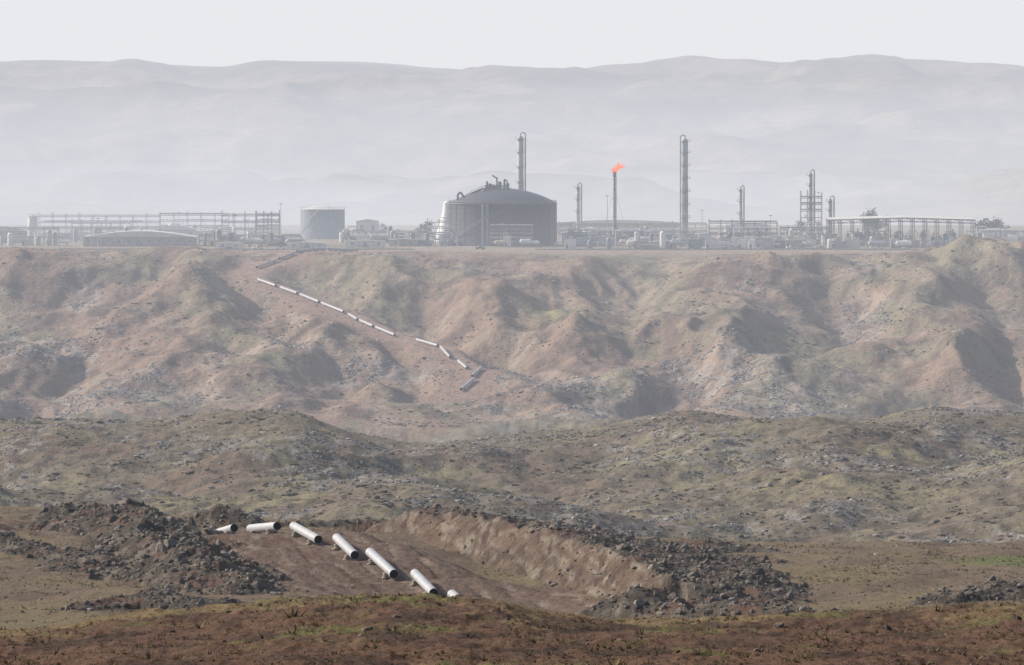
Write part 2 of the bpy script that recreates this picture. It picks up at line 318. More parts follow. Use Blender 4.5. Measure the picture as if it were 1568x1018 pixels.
# ---------------------------------------------------------------- mesh builder
class MB:
    def __init__(s): s.v=[];s.f=[];s.m=[];s.mats=[]
    def mi(s,m):
        if m not in s.mats: s.mats.append(m)
        return s.mats.index(m)
    def add(s,vs,fs,m):
        o=len(s.v); s.v+=[tuple(v) for v in vs]; s.f+=[tuple(i+o for i in f) for f in fs]; s.m+=[s.mi(m)]*len(fs)
    def box(s,x0,x1,y0,y1,z0,z1,m):
        s.add([(x0,y0,z0),(x1,y0,z0),(x1,y1,z0),(x0,y1,z0),(x0,y0,z1),(x1,y0,z1),(x1,y1,z1),(x0,y1,z1)],[(0,3,2,1),(4,5,6,7),(0,1,5,4),(1,2,6,5),(2,3,7,6),(3,0,4,7)],m)
    def rev(s,c,prof,m,seg=24,axis=None):
        ax=Vector(axis or (0,0,1)).normalized(); q=Vector((0,0,1)).rotation_difference(ax); vs=[];fs=[]
        for (r,h_) in prof:
            for k in range(seg):
                a_=2*math.pi*k/seg; w=q@Vector((r*math.cos(a_),r*math.sin(a_),h_)); vs.append((c[0]+w.x,c[1]+w.y,c[2]+w.z))
        for i in range(len(prof)-1):
            for k in range(seg):
                k2=(k+1)%seg; fs.append((i*seg+k,i*seg+k2,(i+1)*seg+k2,(i+1)*seg+k))
        s.add(vs,fs,m)
    def cyl(s,a,b,r,m,seg=8):
        a=Vector(a);b=Vector(b);L=(b-a).length
        if L<1e-4: return
        s.rev(a,[(0.001,0),(r,0),(r,L),(0.001,L)],m,seg,(b-a))
    def poly(s,pts,r,m,seg=6):
        for a,b in zip(pts[:-1],pts[1:]): s.cyl(a,b,r,m,seg)
    def obj(s,name,loc=(0,0,0),smooth=False,rot=0):
        me=bpy.data.meshes.new(name); me.from_pydata(s.v,[],s.f); 
        for m in s.mats: me.materials.append(m)
        me.polygons.foreach_set('material_index',s.m)
        if smooth: 
            me.polygons.foreach_set('use_smooth',[True]*len(s.f)); me.set_sharp_from_angle(angle=math.radians(35))
        ob=bpy.data.objects.new(name,me); ob.location=loc; ob.rotation_euler=(0,0,rot); S.collection.objects.link(ob); return ob
m_pipe=mat_simple('pipe_coating',(.42,.435,.46),.42,0,.14,.8); m_in=mat_simple('pipe_bore',(.03,.03,.032),.7); m_bag=mat_simple('sandbag',(.38,.34,.29),.9)
m_steelL=mat_simple('galvanised_steel',(.48,.49,.50),.5,.1); m_steelD=mat_simple('painted_steel',(.27,.28,.30),.6,.1); m_dark=mat_simple('tank_paint_dark',(.06,.068,.088),.5,0,.2,.12)
m_grey=mat_simple('tank_paint_grey',(.33,.34,.35),.5,0,.15,.1); m_white=mat_simple('white_paint',(.80,.80,.78),.5,0,.1,.2); m_conc=mat_simple('concrete',(.42,.40,.36),.9)
m_tan=mat_simple('cladding_tan',(.50,.45,.38),.8); m_roof=mat_simple('roof_sheet',(.70,.69,.65),.5,0,.15,.2); m_rust=mat_simple('stack_steel',(.25,.22,.2),.6,.1); m_tyre=mat_simple('tyre_rubber',(.02,.02,.02),.8); m_glass=mat_simple('vehicle_glass',(.03,.035,.04),.1); m_win=mat_simple('dark_opening',(.05,.055,.06),.4)
m_org=mat_simple('orange_paint',(.6,.22,.06),.6); m_steelB=mat_simple('equipment_blue_grey',(.24,.27,.32),.55,.1)
# pipes
def pipe(a,b,r,wall=.03,sup=True,seg=32,gr=None):
    a=Vector(a);b=Vector(b);L=(b-a).length; B=MB()
    B.rev((0,0,0),[(r-wall-.001,.0),(r,0),(r,.06),(r*.985,.12),(r,.18),(r,L-.18),(r*.985,L-.12),(r,L-.06),(r,L),(r-wall-.001,L)],m_pipe,seg,(b-a))
    B.rev((0,0,0),[(r-wall,.002),(r-wall,L-.002)],m_in,seg,(b-a))
    dirv=(b-a).normalized(); sd_=Vector((dirv.y,-dirv.x,0)).normalized()
    if sup:
        for tt in (.2,.8):
            p=(b-a)*tt; gz=float(lookup(Z,np.array([a.x+p.x]),np.array([a.y+p.y]))[0])-a.z
            zb=p.z-r; hgt=min(.9,max(.2,zb-gz+.1)); nl=max(1,int(round(hgt/.2)))
            for l in range(nl):
                wd=.75-.2*l/max(1,nl)
                for k in (-1,0,1):
                    jx,jy=rng.uniform(-.1,.1,2); cc=p+sd_*(k*wd*.6+jx)+dirv*jy; z0=zb-hgt+l*hgt/nl
                    B.rev((cc.x,cc.y,z0),[(.001,0),(wd*.34,.02),(wd*.40,hgt/nl*.5),(wd*.33,hgt/nl-.01),(.001,hgt/nl)],m_bag,8)
            for k in (-1,1):
                cc=p+sd_*(k*r*.95); B.rev((cc.x,cc.y,zb-.02),[(.001,0),(.18,.02),(.22,.1),(.15,.2),(.001,.22)],m_bag,8)
    return B.obj('pipe_segment',a,True)
for a_,b_ in pipes_near: pipe(P3(*a_),P3(*b_),.45)
fp=[(548,387,520,388),(517,385,503,387),(497,383,480,385),(476,384,455,387),(452,389,428,398),(425,400,393,412),(395,429,422,438),(430,439,455,450),(460,452,488,464),(493,465,526,479),(534,480,547,492),(551,491,571,504),(576,505,604,515),(638,523,670,532),(675,533,689,550),(702,549,715,566),(737,566,723,575),(726,584,706,600)]
def trk(u,p):
    best=None
    for a_,b_ in zip(track[:-1],track[1:]):
        L2=(b_[0]-a_[0])**2+(b_[1]-a_[1])**2; tt=max(0,min(1,((u-a_[0])*(b_[0]-a_[0])+(p-a_[1])*(b_[1]-a_[1]))/L2))
        e=math.hypot(u-a_[0]-tt*(b_[0]-a_[0]),p-a_[1]-tt*(b_[1]-a_[1])); 
        if best is None or e<best[0]: best=(e,a_[2]+tt*(b_[2]-a_[2]))
    d=best[1]; x0=(u-784)/F*d; return Vector((x0,d,float(lookup(Z,np.array([x0]),np.array([d]))[0])))
for u1,p1,u2,p2 in fp:
    a_=trk(u1,p1); b_=trk(u2,p2); up=Vector((0,0,.62+.3)); pipe(a_+up,b_+up,.62,.04,True,16)
# ---------------------------------------------------------------- plant
def G(u,d):
    x0=(u-784)/F*d; return x0,d,float(lookup(Z,np.array([x0]),np.array([float(d)]))[0])
def hz(p,d,gz): return -(p-H)/F*d-gz
def ladder_platforms(B,r,h,levels,m):
    for z in levels:
        B.rev((0,0,z),[(r,0),(r+1.2,0),(r+1.2,.15),(r,.15)],m,16)
        B.rev((0,0,z+1.1),[(r+1.15,0),(r+1.2,0),(r+1.2,.08),(r+1.15,.08)],m,16)
        for k in range(10):
            a_=k*math.pi/5; B.cyl((math.cos(a_)*(r+1.17),math.sin(a_)*(r+1.17),z),(math.cos(a_)*(r+1.17),math.sin(a_)*(r+1.17),z+1.1),.05,m,4)
def column(name,u,d,w,ptop,mat,levels=6,side=1):
    x0,y0,gz=G(u,d); sc=d/F; r=w*sc/2; h_=hz(ptop,d,gz); B=MB()
    B.rev((0,0,0),[(r*1.15,0),(r*1.15,h_*.05),(r,h_*.08),(r,h_*.55),(r*.93,h_*.57),(r*.93,h_-r),(r*.7,h_-r*.4),(.01,h_-r*.15)],mat,20)
    ladder_platforms(B,r,h_,[h_*(k+1)/(levels+1)*.98 for k in range(levels)]+[h_-r*1.2],m_steelD)
    xr=side*(r+.9)
    B.poly([(0,0,h_-r*.3),(0,0,h_+.9),(xr*.5,-.4,h_+1.6),(xr,-.4,h_+.8),(xr,-.4,2)],.32,m_steelL,8)
    for z in np.arange(1,h_-2,1.2): B.cyl((xr*.9-.3,-r*.6-.5,z),(xr*.9+.3,-r*.6-.5,z),.05,m_steelD,4)
    for k in (-.3,.3): B.cyl((xr*.9+k,-r*.6-.5,0),(xr*.9+k,-r*.6-.5,h_-1.5),.07,m_steelD,4)
    return B.obj(name,(x0,y0,gz),True)
column('distillation_column',797,3080,10,207,m_steelL,6)
column('distillation_column',1049,3020,9.5,211,m_steelL,7,-1)
column('absorber_column',885,3200,6,284,m_steelL,3)
column('absorber_column',1134,3150,5.5,288,m_steelL,3)
column('stripper_column',1241,3050,6.5,264,m_steelL,5)
column('stripper_column',1271,3060,7,304,m_steelL,3)
x0,y0,gz=G(941,3020); h_=hz(263,3020,gz); B=MB()
B.rev((0,0,0),[(1.1,0),(.75,4),(.62,h_-3),(.62,h_-2.6),(.95,h_-2.4),(.95,h_),(.8,h_)],m_rust,14)
for k in range(7):
    z=4+k*(h_-8)/6; B.rev((0,0,z),[(.6,0),(1.3,0),(1.3,.15),(.6,.15)],m_rust,10)
for a_ in (.5,2.6,4.7): B.cyl((math.cos(a_)*9,math.sin(a_)*9,0),(math.cos(a_)*.5,math.sin(a_)*.5,h_*.72),.05,m_steelD,4)
B.cyl((1.0,0,0),(1.0,0,h_-2),.12,m_steelD,6); B.obj('flare_stack',(x0,y0,gz),True)
mf=bpy.data.materials.new('flame_fire'); mf.use_nodes=True; nt=mf.node_tree; nt.nodes.clear(); o=nt.nodes.new('ShaderNodeOutputMaterial'); e=nt.nodes.new('ShaderNodeEmission'); g=nt.nodes.new('ShaderNodeNewGeometry'); nn=nt.nodes.new('ShaderNodeTexNoise'); nn.inputs['Scale'].default_value=.7; rp=nt.nodes.new('ShaderNodeValToRGB')
rp.color_ramp.elements[0].position=.35; rp.color_ramp.elements[0].color=(1,.12,.03,1); rp.color_ramp.elements[1].position=.7; rp.color_ramp.elements[1].color=(1,.42,.2,1)
nt.links.new(g.outputs['Position'],nn.inputs['Vector']); nt.links.new(nn.outputs['Fac'],rp.inputs[0]); nt.links.new(rp.outputs[0],e.inputs[0]); e.inputs[1].default_value=1.2; nt.links.new(e.outputs[0],o.inputs[0])
B=MB(); r5=np.random.default_rng(5)
for k in range(14):
    L=r5.uniform(3.2,7.0); base=Vector((r5.uniform(-.8,1.0),r5.uniform(-.4,.4),0)); n_=9; vs=[];fs=[]; ph=r5.uniform(0,6); lean=r5.uniform(.5,1.1)
    for i in range(n_):
        t_=i/(n_-1); rr=1.1*math.sin(math.pi*min(1,t_*.85+.15))**.8*(1-t_*.65)+.02
        c0=base+Vector((t_**1.6*L*lean+.4*math.sin(ph+t_*7)*t_,.3*math.sin(ph+t_*5),t_*L*.85*(1.2-.5*lean)+.35*math.sin(ph*2+t_*9)*t_))
        for j in range(8):
            a_=j*math.pi/4; q_=rr*(1+.25*math.sin(3*a_+ph+t_*8)); vs.append((c0.x+q_*math.cos(a_),c0.y+q_*math.sin(a_),c0.z+.5*q_*math.cos(a_+1)))
    for i in range(n_-1):
        for j in range(8): fs.append((i*8+j,i*8+(j+1)%8,(i+1)*8+(j+1)%8,(i+1)*8+j))
    B.add(vs,fs,mf)
B.obj('gas_flame',(x0,y0,gz+h_),True)
# big tank
d=2980; x0,y0,gz=G(770,d); sc=d/F; r=82*sc; hs=hz(310,d,gz); ht=hz(288,d,gz); B=MB()
prof=[(r,0)]
nb=8
for k in range(nb): prof+=[(r-.0,hs*(k+1)/nb-.15),(r-.12,hs*(k+1)/nb-.1),(r-.12,hs*(k+1)/nb),(r,hs*(k+1)/nb+.001)]
Rs=(r*r+(ht-hs)**2)/(2*(ht-hs))
for k in range(1,13):
    rr=r*(1-k/12); prof.append((max(rr,.01),hs+math.sqrt(Rs*Rs-rr*rr)-(Rs-(ht-hs))))
B.rev((0,0,0),prof,m_dark,96)
for k in range(96):
    a_=2*math.pi*k/96; c_,s_=math.cos(a_),math.sin(a_); B.cyl((r*c_,r*s_,hs),(r*c_,r*s_,hs+1.2),.06,m_steelD,4)
for z in (hs+.6,hs+1.2): B.rev((0,0,z),[(r-.05,0),(r+.05,0),(r+.05,.08),(r-.05,.08)],m_steelD,96)
B.rev((0,0,hs-.5),[(r,0),(r+.6,0),(r+.6,.3),(r,.3)],m_steelD,96)
for k in range(24):
    a_=2*math.pi*k/24; c_,s_=math.cos(a_),math.sin(a_); B.cyl((r*c_*1.003,r*s_*1.003,0),(r*c_*1.003,r*s_*1.003,hs),.14,m_dark,6)
pts=[]
for k in range(40):
    a_=math.radians(200+k*2.2); pts.append(((r+.8)*math.cos(a_),(r+.8)*math.sin(a_),1+k*(hs-1)/39))
B.poly(pts,.18,m_steelB,5); B.poly([(p[0],p[1],p[2]+1.1) for p in pts],.08,m_steelB,4)
B.poly([(-r*.84,-r*.3,hs-8),(-r*.84,-r*.3,hs+4.3),(-r*.79,-r*.3,hs+5.4),(-r*.66,-r*.3,hs+.6)],.5,m_dark,8)
wk=[(-r*.70,-r*.2,hs+2.6),(-r*.58,-r*.2,hs+4.8),(-r*.40,-r*.2,hs+6.9),(-r*.1,-r*.1,hs+8.4),(0.1*r,0,hs+8.2)]
B.poly(wk,.45,m_dark,6)
B.poly([(p[0],p[1],p[2]+1.2) for p in wk],.1,m_steelB,4)
for a0,b0 in zip(wk[:-1],wk[1:]):
    for t_ in np.linspace(0,1,5): q0=Vector(a0).lerp(Vector(b0),t_); B.cyl(q0-Vector((0,0,2.5)),q0+Vector((0,0,1.2)),.09,m_steelB,4)
B.box(-10,4,-6,4,ht-.8,ht+.1,m_steelB); B.box(-9,-2,-5,0,ht+.1,ht+1.6,m_dark)
for (px,hh,rr) in [(-8,3.6,.5),(-6.4,2.4,.8),(-3,5.6,.4),(-1.5,3.4,.8),(.8,4.8,.45),(2.5,2.6,.7)]:
    B.cyl((px,-3,ht-.5),(px,-3,ht+hh),rr,m_dark,10); B.rev((px,-3,ht+hh*.6),[(rr,0),(rr+.35,0),(rr+.35,.25),(rr,.25)],m_steelB,10)
B.poly([(-3,-3,ht+5),(-5.4,-3,ht+6.6)],.35,m_dark,6); B.poly([(.8,-3,ht+4.2),(2.2,-3,ht+3.8),(2.2,-3,ht)],.35,m_dark,6)
for px in np.arange(-10,4.1,1.4): B.cyl((px,-6,ht),(px,-6,ht+1.3),.05,m_steelL,4)
B.cyl((-10,-6,ht+1.3),(4,-6,ht+1.3),.06,m_steelL,4)
for px,pz in ((-r*.28,hs*.98),(-r*.3-1.8,hs*.98)): B.cyl((px,-r*1.02,0),(px,-r*1.02,pz),.6,m_steelB,8)
B.obj('storage_tank_domed',(x0,y0,gz),True)
x0,y0,gz=G(686,3060); B=MB(); hh=hz(308,3060,gz); B.rev((0,0,0),[(8.2,0),(5.8,hh*.25),(3.8,hh*.55),(2.7,hh*.8),(2.4,hh*.96),(1.6,hh),(.01,hh+.3)],m_white,28)  # made-up white cone standing in for the sunlit side of the tank
for z in (hh*.3,hh*.6): B.rev((0,0,z),[(2,0),(6.5-z*.2,0),(6.5-z*.2,.2),(2,.2)],m_steelL,20)
B.obj('sunlit_edge_cone',(x0,y0,gz),True)
def tank(name,u,d,w,pt,pr,mat,segs=48):
    x0,y0,gz=G(u,d); r=w*d/F/2; hs=hz(pt,d,gz); ht=hz(pr,d,gz); B=MB()
    B.rev((0,0,0),[(r,0),(r,hs*.33),(r-.08,hs*.335),(r,hs*.34),(r,hs*.66),(r-.08,hs*.665),(r,hs*.67),(r,hs)],mat,segs)
    B.rev((0,0,hs),[(r+.25,-.2),(r+.25,0),(r*.5,(ht-hs)*.6),(.01,ht-hs)],m_roof,segs)
    n=int(max(16,r*3))
    for k in range(n):
        a_=2*math.pi*k/n; B.cyl((r*math.cos(a_),r*math.sin(a_),hs),(r*math.cos(a_),r*math.sin(a_),hs+1.1),.05,m_steelL,4)
    B.rev((0,0,hs+1.1),[(r,0),(r+.07,0),(r+.07,.07),(r,.07)],m_steelL,segs)
    pts=[((r+.5)*math.cos(math.radians(190+k*2.5)),(r+.5)*math.sin(math.radians(190+k*2.5)),.5+k*(hs-.5)/29) for k in range(30)]
    B.poly(pts,.15,m_steelL,4)
    return B.obj(name,(x0,y0,gz),True)
tank('storage_tank',494,3150,68,320,314,m_steelB)
tank('water_tank',50,3050,15,331,328,m_white,24)
tank('water_tank',1252,3120,9,340,338,m_white,20)
tank('storage_tank',905,3140,26,350,347,m_roof,32)
def rack(name,u0,u1,d,ptop,depth=8,levels=3,bay=7,m=m_steelD,pipes=6,clutter=0,seed=0):
    r_=np.random.default_rng(seed); x0,y0,gz=G((u0+u1)/2,d); W=(u1-u0)*d/F; h_=hz(ptop,d,gz); B=MB(); nb=max(2,int(W/bay)); xs=np.linspace(-W/2,W/2,nb+1)
    pw=.13
    for i,xx in enumerate(xs):
        hh=h_*(1 if (i//4)%2==0 else .9)*r_.uniform(.93,1.0)
        for yy in (-depth/2,depth/2): B.box(xx-pw,xx+pw,yy-pw,yy+pw,0,hh,m)
        for l in range(1,levels+1): B.box(xx-.1,xx+.1,-depth/2,depth/2,h_*.86*l/levels-.35,h_*.86*l/levels-.08,m)
    for l in range(1,levels+1):
        z=h_*.86*l/levels
        for yy in (-depth/2,depth/2): B.box(-W/2,W/2,yy-.12,yy+.12,z-.7,z-.45,m)
        for k in range(pipes):
            a0=r_.uniform(-W/2,W/2*.2); a1=r_.uniform(a0,W/2)
            if r_.random()<.5: a0,a1=-W/2,W/2
            rr=r_.uniform(.12,.38); yy=-depth/2+.6+k*(depth-1.2)/max(1,pipes-1); B.cyl((a0,yy,z+rr),(a1,yy,z+rr),rr,[m_steelL,m_steelB,m_grey,m_steelL,m_white][r_.integers(0,5)],6)
    for i in range(nb):
        if r_.random()<.5: B.cyl((xs[i],-depth/2,.2),(xs[i+1],-depth/2,h_*.8),.08,m,4)
        if r_.random()<.3: B.cyl((xs[i+1],-depth/2,.2),(xs[i],-depth/2,h_*.8),.08,m,4)
    for k in range(clutter):
        xx=r_.uniform(-W/2,W/2); yy=-depth/2-r_.uniform(2,14); t_=r_.integers(0,7)
        mm=[m_steelL,m_grey,m_steelB,m_tan,m_roof,m_white][r_.integers(0,6)]
        if t_==0: rr=r_.uniform(.8,1.6); hh=r_.uniform(3,8); B.rev((xx,yy,0),[(rr,0),(rr,hh),(rr*.6,hh+rr*.5),(.01,hh+rr*.6)],mm,12)
        elif t_==1:
            rr=r_.uniform(.8,1.5); L=r_.uniform(4,9); B.rev((xx,yy,rr+1.2),[(.01,-.4),(rr*.8,0),(rr,.5),(rr,L-.5),(rr*.8,L),(.01,L+.4)],mm,12,(1,0,0))
            for q in (.2,.8): B.box(xx+L*q-.3,xx+L*q+.3,yy-.8,yy+.8,0,1.4,m_conc)
        elif t_ in (2,6): a_=r_.uniform(3,9); hh=r_.uniform(2.4,5.5); B.box(xx,xx+a_,yy,yy+3,0,hh,mm); B.box(xx-.2,xx+a_+.2,yy-.2,yy+3.2,hh,hh+.2,m_roof); B.box(xx+.6,xx+1.5,yy-.03,yy,0,2.1,m_win)
        elif t_==3:
            hh=r_.uniform(3,9); B.poly([(xx,yy,0),(xx,yy,hh),(xx+r_.uniform(2,6),yy,hh),(xx+6,yy+3,hh*.6)],.25,mm,6)
        elif t_==4:
            hh=r_.uniform(4,max(h_,6)); B.cyl((xx,yy,0),(xx,yy,hh),.1,m_steelL,5); B.box(xx-.5,xx+.5,yy-.2,yy+.2,hh,hh+.4,m_steelL)
        else:
            hh=r_.uniform(3,8)
            for q in (0,2.6):
                for w_ in (0,2.6): B.box(xx+q-.1,xx+q+.1,yy+w_-.1,yy+w_+.1,0,hh,m)
            for z in (hh*.4,hh*.75,hh-.1): B.box(xx-.3,xx+2.9,yy-.3,yy+2.9,z,z+.12,m)
            B.cyl((xx+1.3,yy+1.3,hh*.2),(xx+1.3,yy+1.3,hh*.95),.9,mm,10)
    return B.obj(name,(x0,y0,gz))
rack('pipe_rack',60,245,3120,324,10,4,7,m_steelL,5,30,1)
rack('pipe_rack',110,200,3060,335,8,3,5,m_steelL,5,10,21)
rack('pipe_rack',245,350,3180,322,12,4,7,m_steelL,5,26,2)
rack('pipe_rack',340,428,3060,322,12,4,6,m_grey,5,16,31)
rack('process_structure',392,428,3020,320,8,5,4,m_grey,4,3,22)
rack('pipe_rack',0,90,2980,345,8,2,7,m_steelL,4,12,3)
rack('pipe_rack',856,1082,3100,338,8,3,6,m_tan,6,26,4)
rack('pipe_rack',870,1080,2960,350,6,3,5,m_steelD,5,44,5)
rack('process_structure',1086,1190,2980,334,12,4,5,m_steelD,5,24,6)
rack('process_structure',1226,1258,3045,290,8,7,3.6,m_steelD,3,3,7)
rack('process_structure',1195,1270,3000,345,9,3,4,m_steelD,5,20,8)
rack('process_structure',750,816,2935,340,9,5,4,m_steelD,6,8,9)
rack('pipe_rack',600,700,2980,357,6,2,5,m_steelD,4,26,10)
rack('pipe_rack',1480,1568,3060,350,6,2,6,m_steelD,4,18,11)
rack('pipe_rack',305,460,2960,358,6,2,5,m_steelL,4,30,12)
rack('pipe_rack',520,640,3060,352,6,2,5,m_steelL,4,26,13)
rack('process_structure',655,690,3010,333,7,4,4,m_steelL,3,2,14)
rack('pipe_rack',1090,1280,2910,366,4,1,6,m_steelL,3,30,15)
rack('pipe_rack',850,1080,2905,370,4,1,6,m_steelL,3,22,16)
rack('pipe_rack',1270,1490,2915,368,4,1,6,m_steelL,3,26,17)
def canopy(u0,u1,d,pt,depth):
    x0,y0,gz=G((u0+u1)/2,d); W=(u1-u0)*d/F; h_=hz(pt,d,gz); B=MB(); nb=12; xs=np.linspace(-W/2,W/2,nb+1)
    zr=lambda xx: h_-abs(xx/(W/2))*1.0
    for i,xx in enumerate(xs):
        for yy in (-depth/2,0,depth/2): B.box(xx-.2,xx+.2,yy-.2,yy+.2,0,zr(xx)-.4,m_steelD)
    for i in range(nb):
        a_,b_=xs[i],xs[i+1]
        for yy in (-depth/2,depth/2):
            B.cyl((a_,yy,zr(a_)-.5),(b_,yy,zr(b_)-.5),.16,m_steelD,4); B.cyl((a_,yy,zr(a_)-2.2),(b_,yy,zr(b_)-2.2),.13,m_steelD,4)
            m_=(a_+b_)/2; B.cyl((a_,yy,zr(a_)-2.2),(m_,yy,zr(m_)-.5),.09,m_steelD,4); B.cyl((m_,yy,zr(m_)-.5),(b_,yy,zr(b_)-2.2),.09,m_steelD,4)
        B.add([(a_,-depth/2-1,zr(a_)),(b_,-depth/2-1,zr(b_)),(b_,depth/2+1,zr(b_)+.6),(a_,depth/2+1,zr(a_)+.6),(a_,-depth/2-1,zr(a_)-.25),(b_,-depth/2-1,zr(b_)-.25),(b_,depth/2+1,zr(b_)+.35),(a_,depth/2+1,zr(a_)+.35)],[(0,1,2,3),(7,6,5,4),(0,4,5,1),(2,6,7,3)],m_roof)
    r_=np.random.default_rng(9)
    for k in range(50):
        xx=r_.uniform(-W/2+2,W/2-6); yy=r_.uniform(-depth/2+1,depth/2-3); L=r_.uniform(1.5,5); hh=r_.uniform(1.5,7); mm=[m_steelL,m_white,m_steelB,m_tan,m_org][r_.choice(5,p=[.3,.25,.2,.18,.07])]
        if k%2: B.box(xx,xx+L,yy,yy+2,0,hh,mm); B.cyl((xx+L/2,yy+1,hh),(xx+L/2,yy+1,hh+2),.3,m_steelL,8)
        else: B.rev((xx,yy,0),[(L*.3,0),(L*.3,hh),(L*.15,hh+.5),(.01,hh+.6)],mm,12); B.poly([(xx,yy,hh),(xx,yy,hh+1.5),(xx+3,yy,hh+1.5),(xx+3,yy,0)],.18,m_steelL,5)
    return B.obj('open_sided_canopy',(x0,y0,gz))
canopy(1268,1490,2960,332,26)
def hall(name,u0,u1,d,peave,pridge,depth,mw,mr,arch=False,win=True):
    x0,y0,gz=G((u0+u1)/2,d); W=(u1-u0)*d/F; he=hz(peave,d,gz); hr=hz(pridge,d,gz); B=MB()
    B.box(-W/2,W/2,-depth/2,depth/2,-2,he,mw); n=10; ov=.5; pr=[]
    for i in range(n+1):
        t_=i/n; xx=(-W/2-ov)+t_*(W+2*ov); zz=he+.02+(hr-he)*(math.sin(math.pi*t_) if arch else 1-abs(2*t_-1)); pr.append((xx,zz))
    vs=[(a,-depth/2-ov,z) for a,z in pr]+[(a,depth/2+ov,z) for a,z in pr]+[(a,-depth/2-ov,he+.01) for a,z in pr]
    fs=[(i,i+1,n+2+i,n+1+i) for i in range(n)]+[(2*n+2+i,2*n+3+i,i+1,i) for i in range(n)]
    B.add(vs,fs,mr)
    if win:
        k=max(2,int(W/5))
        for i in range(k):
            xx=-W/2+(i+.5)*W/k; B.box(xx-.8,xx+.8,-depth/2-.05,-depth/2+.01,he*.4,he*.75,m_steelB); B.box(xx-W/k/2,xx-W/k/2+.15,-depth/2-.1,-depth/2+.01,0,he-.05,m_conc)
        B.box(-1.5,1.5,-depth/2-.07,-depth/2-.052,0,he*.35,m_steelD)
    return B.obj(name,(x0,y0,gz))
hall('warehouse',130,300,2960,362,353,24,m_tan,m_roof,True)
hall('warehouse',-20,40,3040,353,346,14,m_tan,m_roof,True)
hall('warehouse',240,300,3140,351,344,12,m_steelL,m_roof,True)
hall('warehouse',852,1040,3280,340,336,14,m_tan,m_roof,True)
hall('warehouse',1110,1180,3240,344,340,12,m_white,m_roof)
hall('white_office_building',546,580,3180,338,335,12,m_white,m_roof)
hall('control_building',596,640,2960,367,365,10,m_tan,m_conc)
hall('control_building',1090,1130,2900,374,372,8,m_white,m_roof)
hall('site_cabin',330,372,2900,372,370,6,m_white,m_roof)
hall('site_cabin',440,500,2900,372,370,6,m_white,m_roof)
hall('site_cabin',530,590,2920,369,367,6,m_white,m_roof)
hall('site_cabin',975,1005,2890,375,373,5,m_tan,m_roof)
hall('site_cabin',1500,1560,3100,352,349,9,m_white,m_roof)
hall('site_cabin',860,900,3000,356,354,8,m_white,m_roof)
hall('hilltop_building',1066,1090,9290,90,87.5,14,m_conc,m_conc)
def fence(u0,u1,d,h_):
    x0,_,gz=G((u0+u1)/2,d); W=(u1-u0)*d/F; B=MB()
    xs=np.arange(-W/2,W/2,3.0); zs=lookup(Z,xs+x0,np.full(len(xs),float(d)))-gz
    for i in range(len(xs)-1):
        B.box(xs[i]-.06,xs[i]+.06,-.06,.06,zs[i]-.2,zs[i]+h_,m_conc)
        for k in (.35,.65,.97): B.cyl((xs[i],0,zs[i]+h_*k),(xs[i+1],0,zs[i+1]+h_*k),.03,m_steelL,3)
        B.box(xs[i],xs[i+1],-.03,.03,zs[i]-.2,zs[i]+.5,m_conc)
    B.obj('perimeter_fence',(x0,d,gz))
fence(820,1500,2862,2.2); fence(90,640,2862,2.2)
for u,pt,d in [(610,352,2950),(930,300,3100),(1010,345,2900),(1180,330,3080),(1420,340,2920),(360,330,2950),(150,335,2940),(1075,322,3150),(430,312,3140),(700,338,2900)]:
    x0,y0,gz=G(u,d); h_=hz(pt,d,gz); B=MB(); B.rev((0,0,0),[(.25,0),(.12,h_)],m_steelL,8); B.box(-1,1,-.2,.2,h_,h_+.3,m_steelL); B.obj('light_mast',(x0,y0,gz))
def pickup(u,d,mat,rot):
    x0,y0,gz=G(u,d); B=MB()
    def pr(pts,y0_,y1_,m):
        n=len(pts); vs=[(a,y0_,z) for a,z in pts]+[(a,y1_,z) for a,z in pts]; fs=[tuple(range(n)),tuple(range(2*n-1,n-1,-1))]+[(i,i+n,(i+1)%n+n,(i+1)%n) for i in range(n)]; B.add(vs,fs,m)
    pr([(-2.6,.45),(2.5,.45),(2.6,.95),(1.3,1.1),(-2.6,1.1)],-.9,.9,mat)
    pr([(-.9,1.1),(1.25,1.1),(.7,1.75),(-.7,1.78)],-.78,.78,mat)
    pr([(-.75,1.15),(1.08,1.15),(.62,1.65),(-.62,1.68)],-.8,.8,m_glass)
    for a_ in (-1.7,1.65):
        for b_ in (-.92,.72): B.cyl((a_,b_,.38),(a_,b_+.2,.38),.38,m_tyre,12)
    B.box(-2.5,-1,-.8,.8,1.1,1.35,mat)
    B.obj('pickup_truck',(x0,y0,gz),False,rot)
for u,d,m,r_ in [(1212,2875,m_white,.2),(1240,2880,m_white,2.9),(1256,2878,m_steelL,.1),(1160,2872,m_white,0),(1060,2874,m_steelD,3.1),(1345,2876,m_white,0),(735,2875,m_steelD,.3),(430,2880,m_white,0),(395,2878,m_white,.2),(1130,2880,m_steelB,0)]: pickup(u,d,m,r_)
m_bark=mat_simple('bark',(.09,.07,.05),.9)
m_leafd=mat_simple('leaf_dark',(.055,.065,.035),.8); m_leafl=mat_simple('leaf_light',(.12,.13,.06),.8)
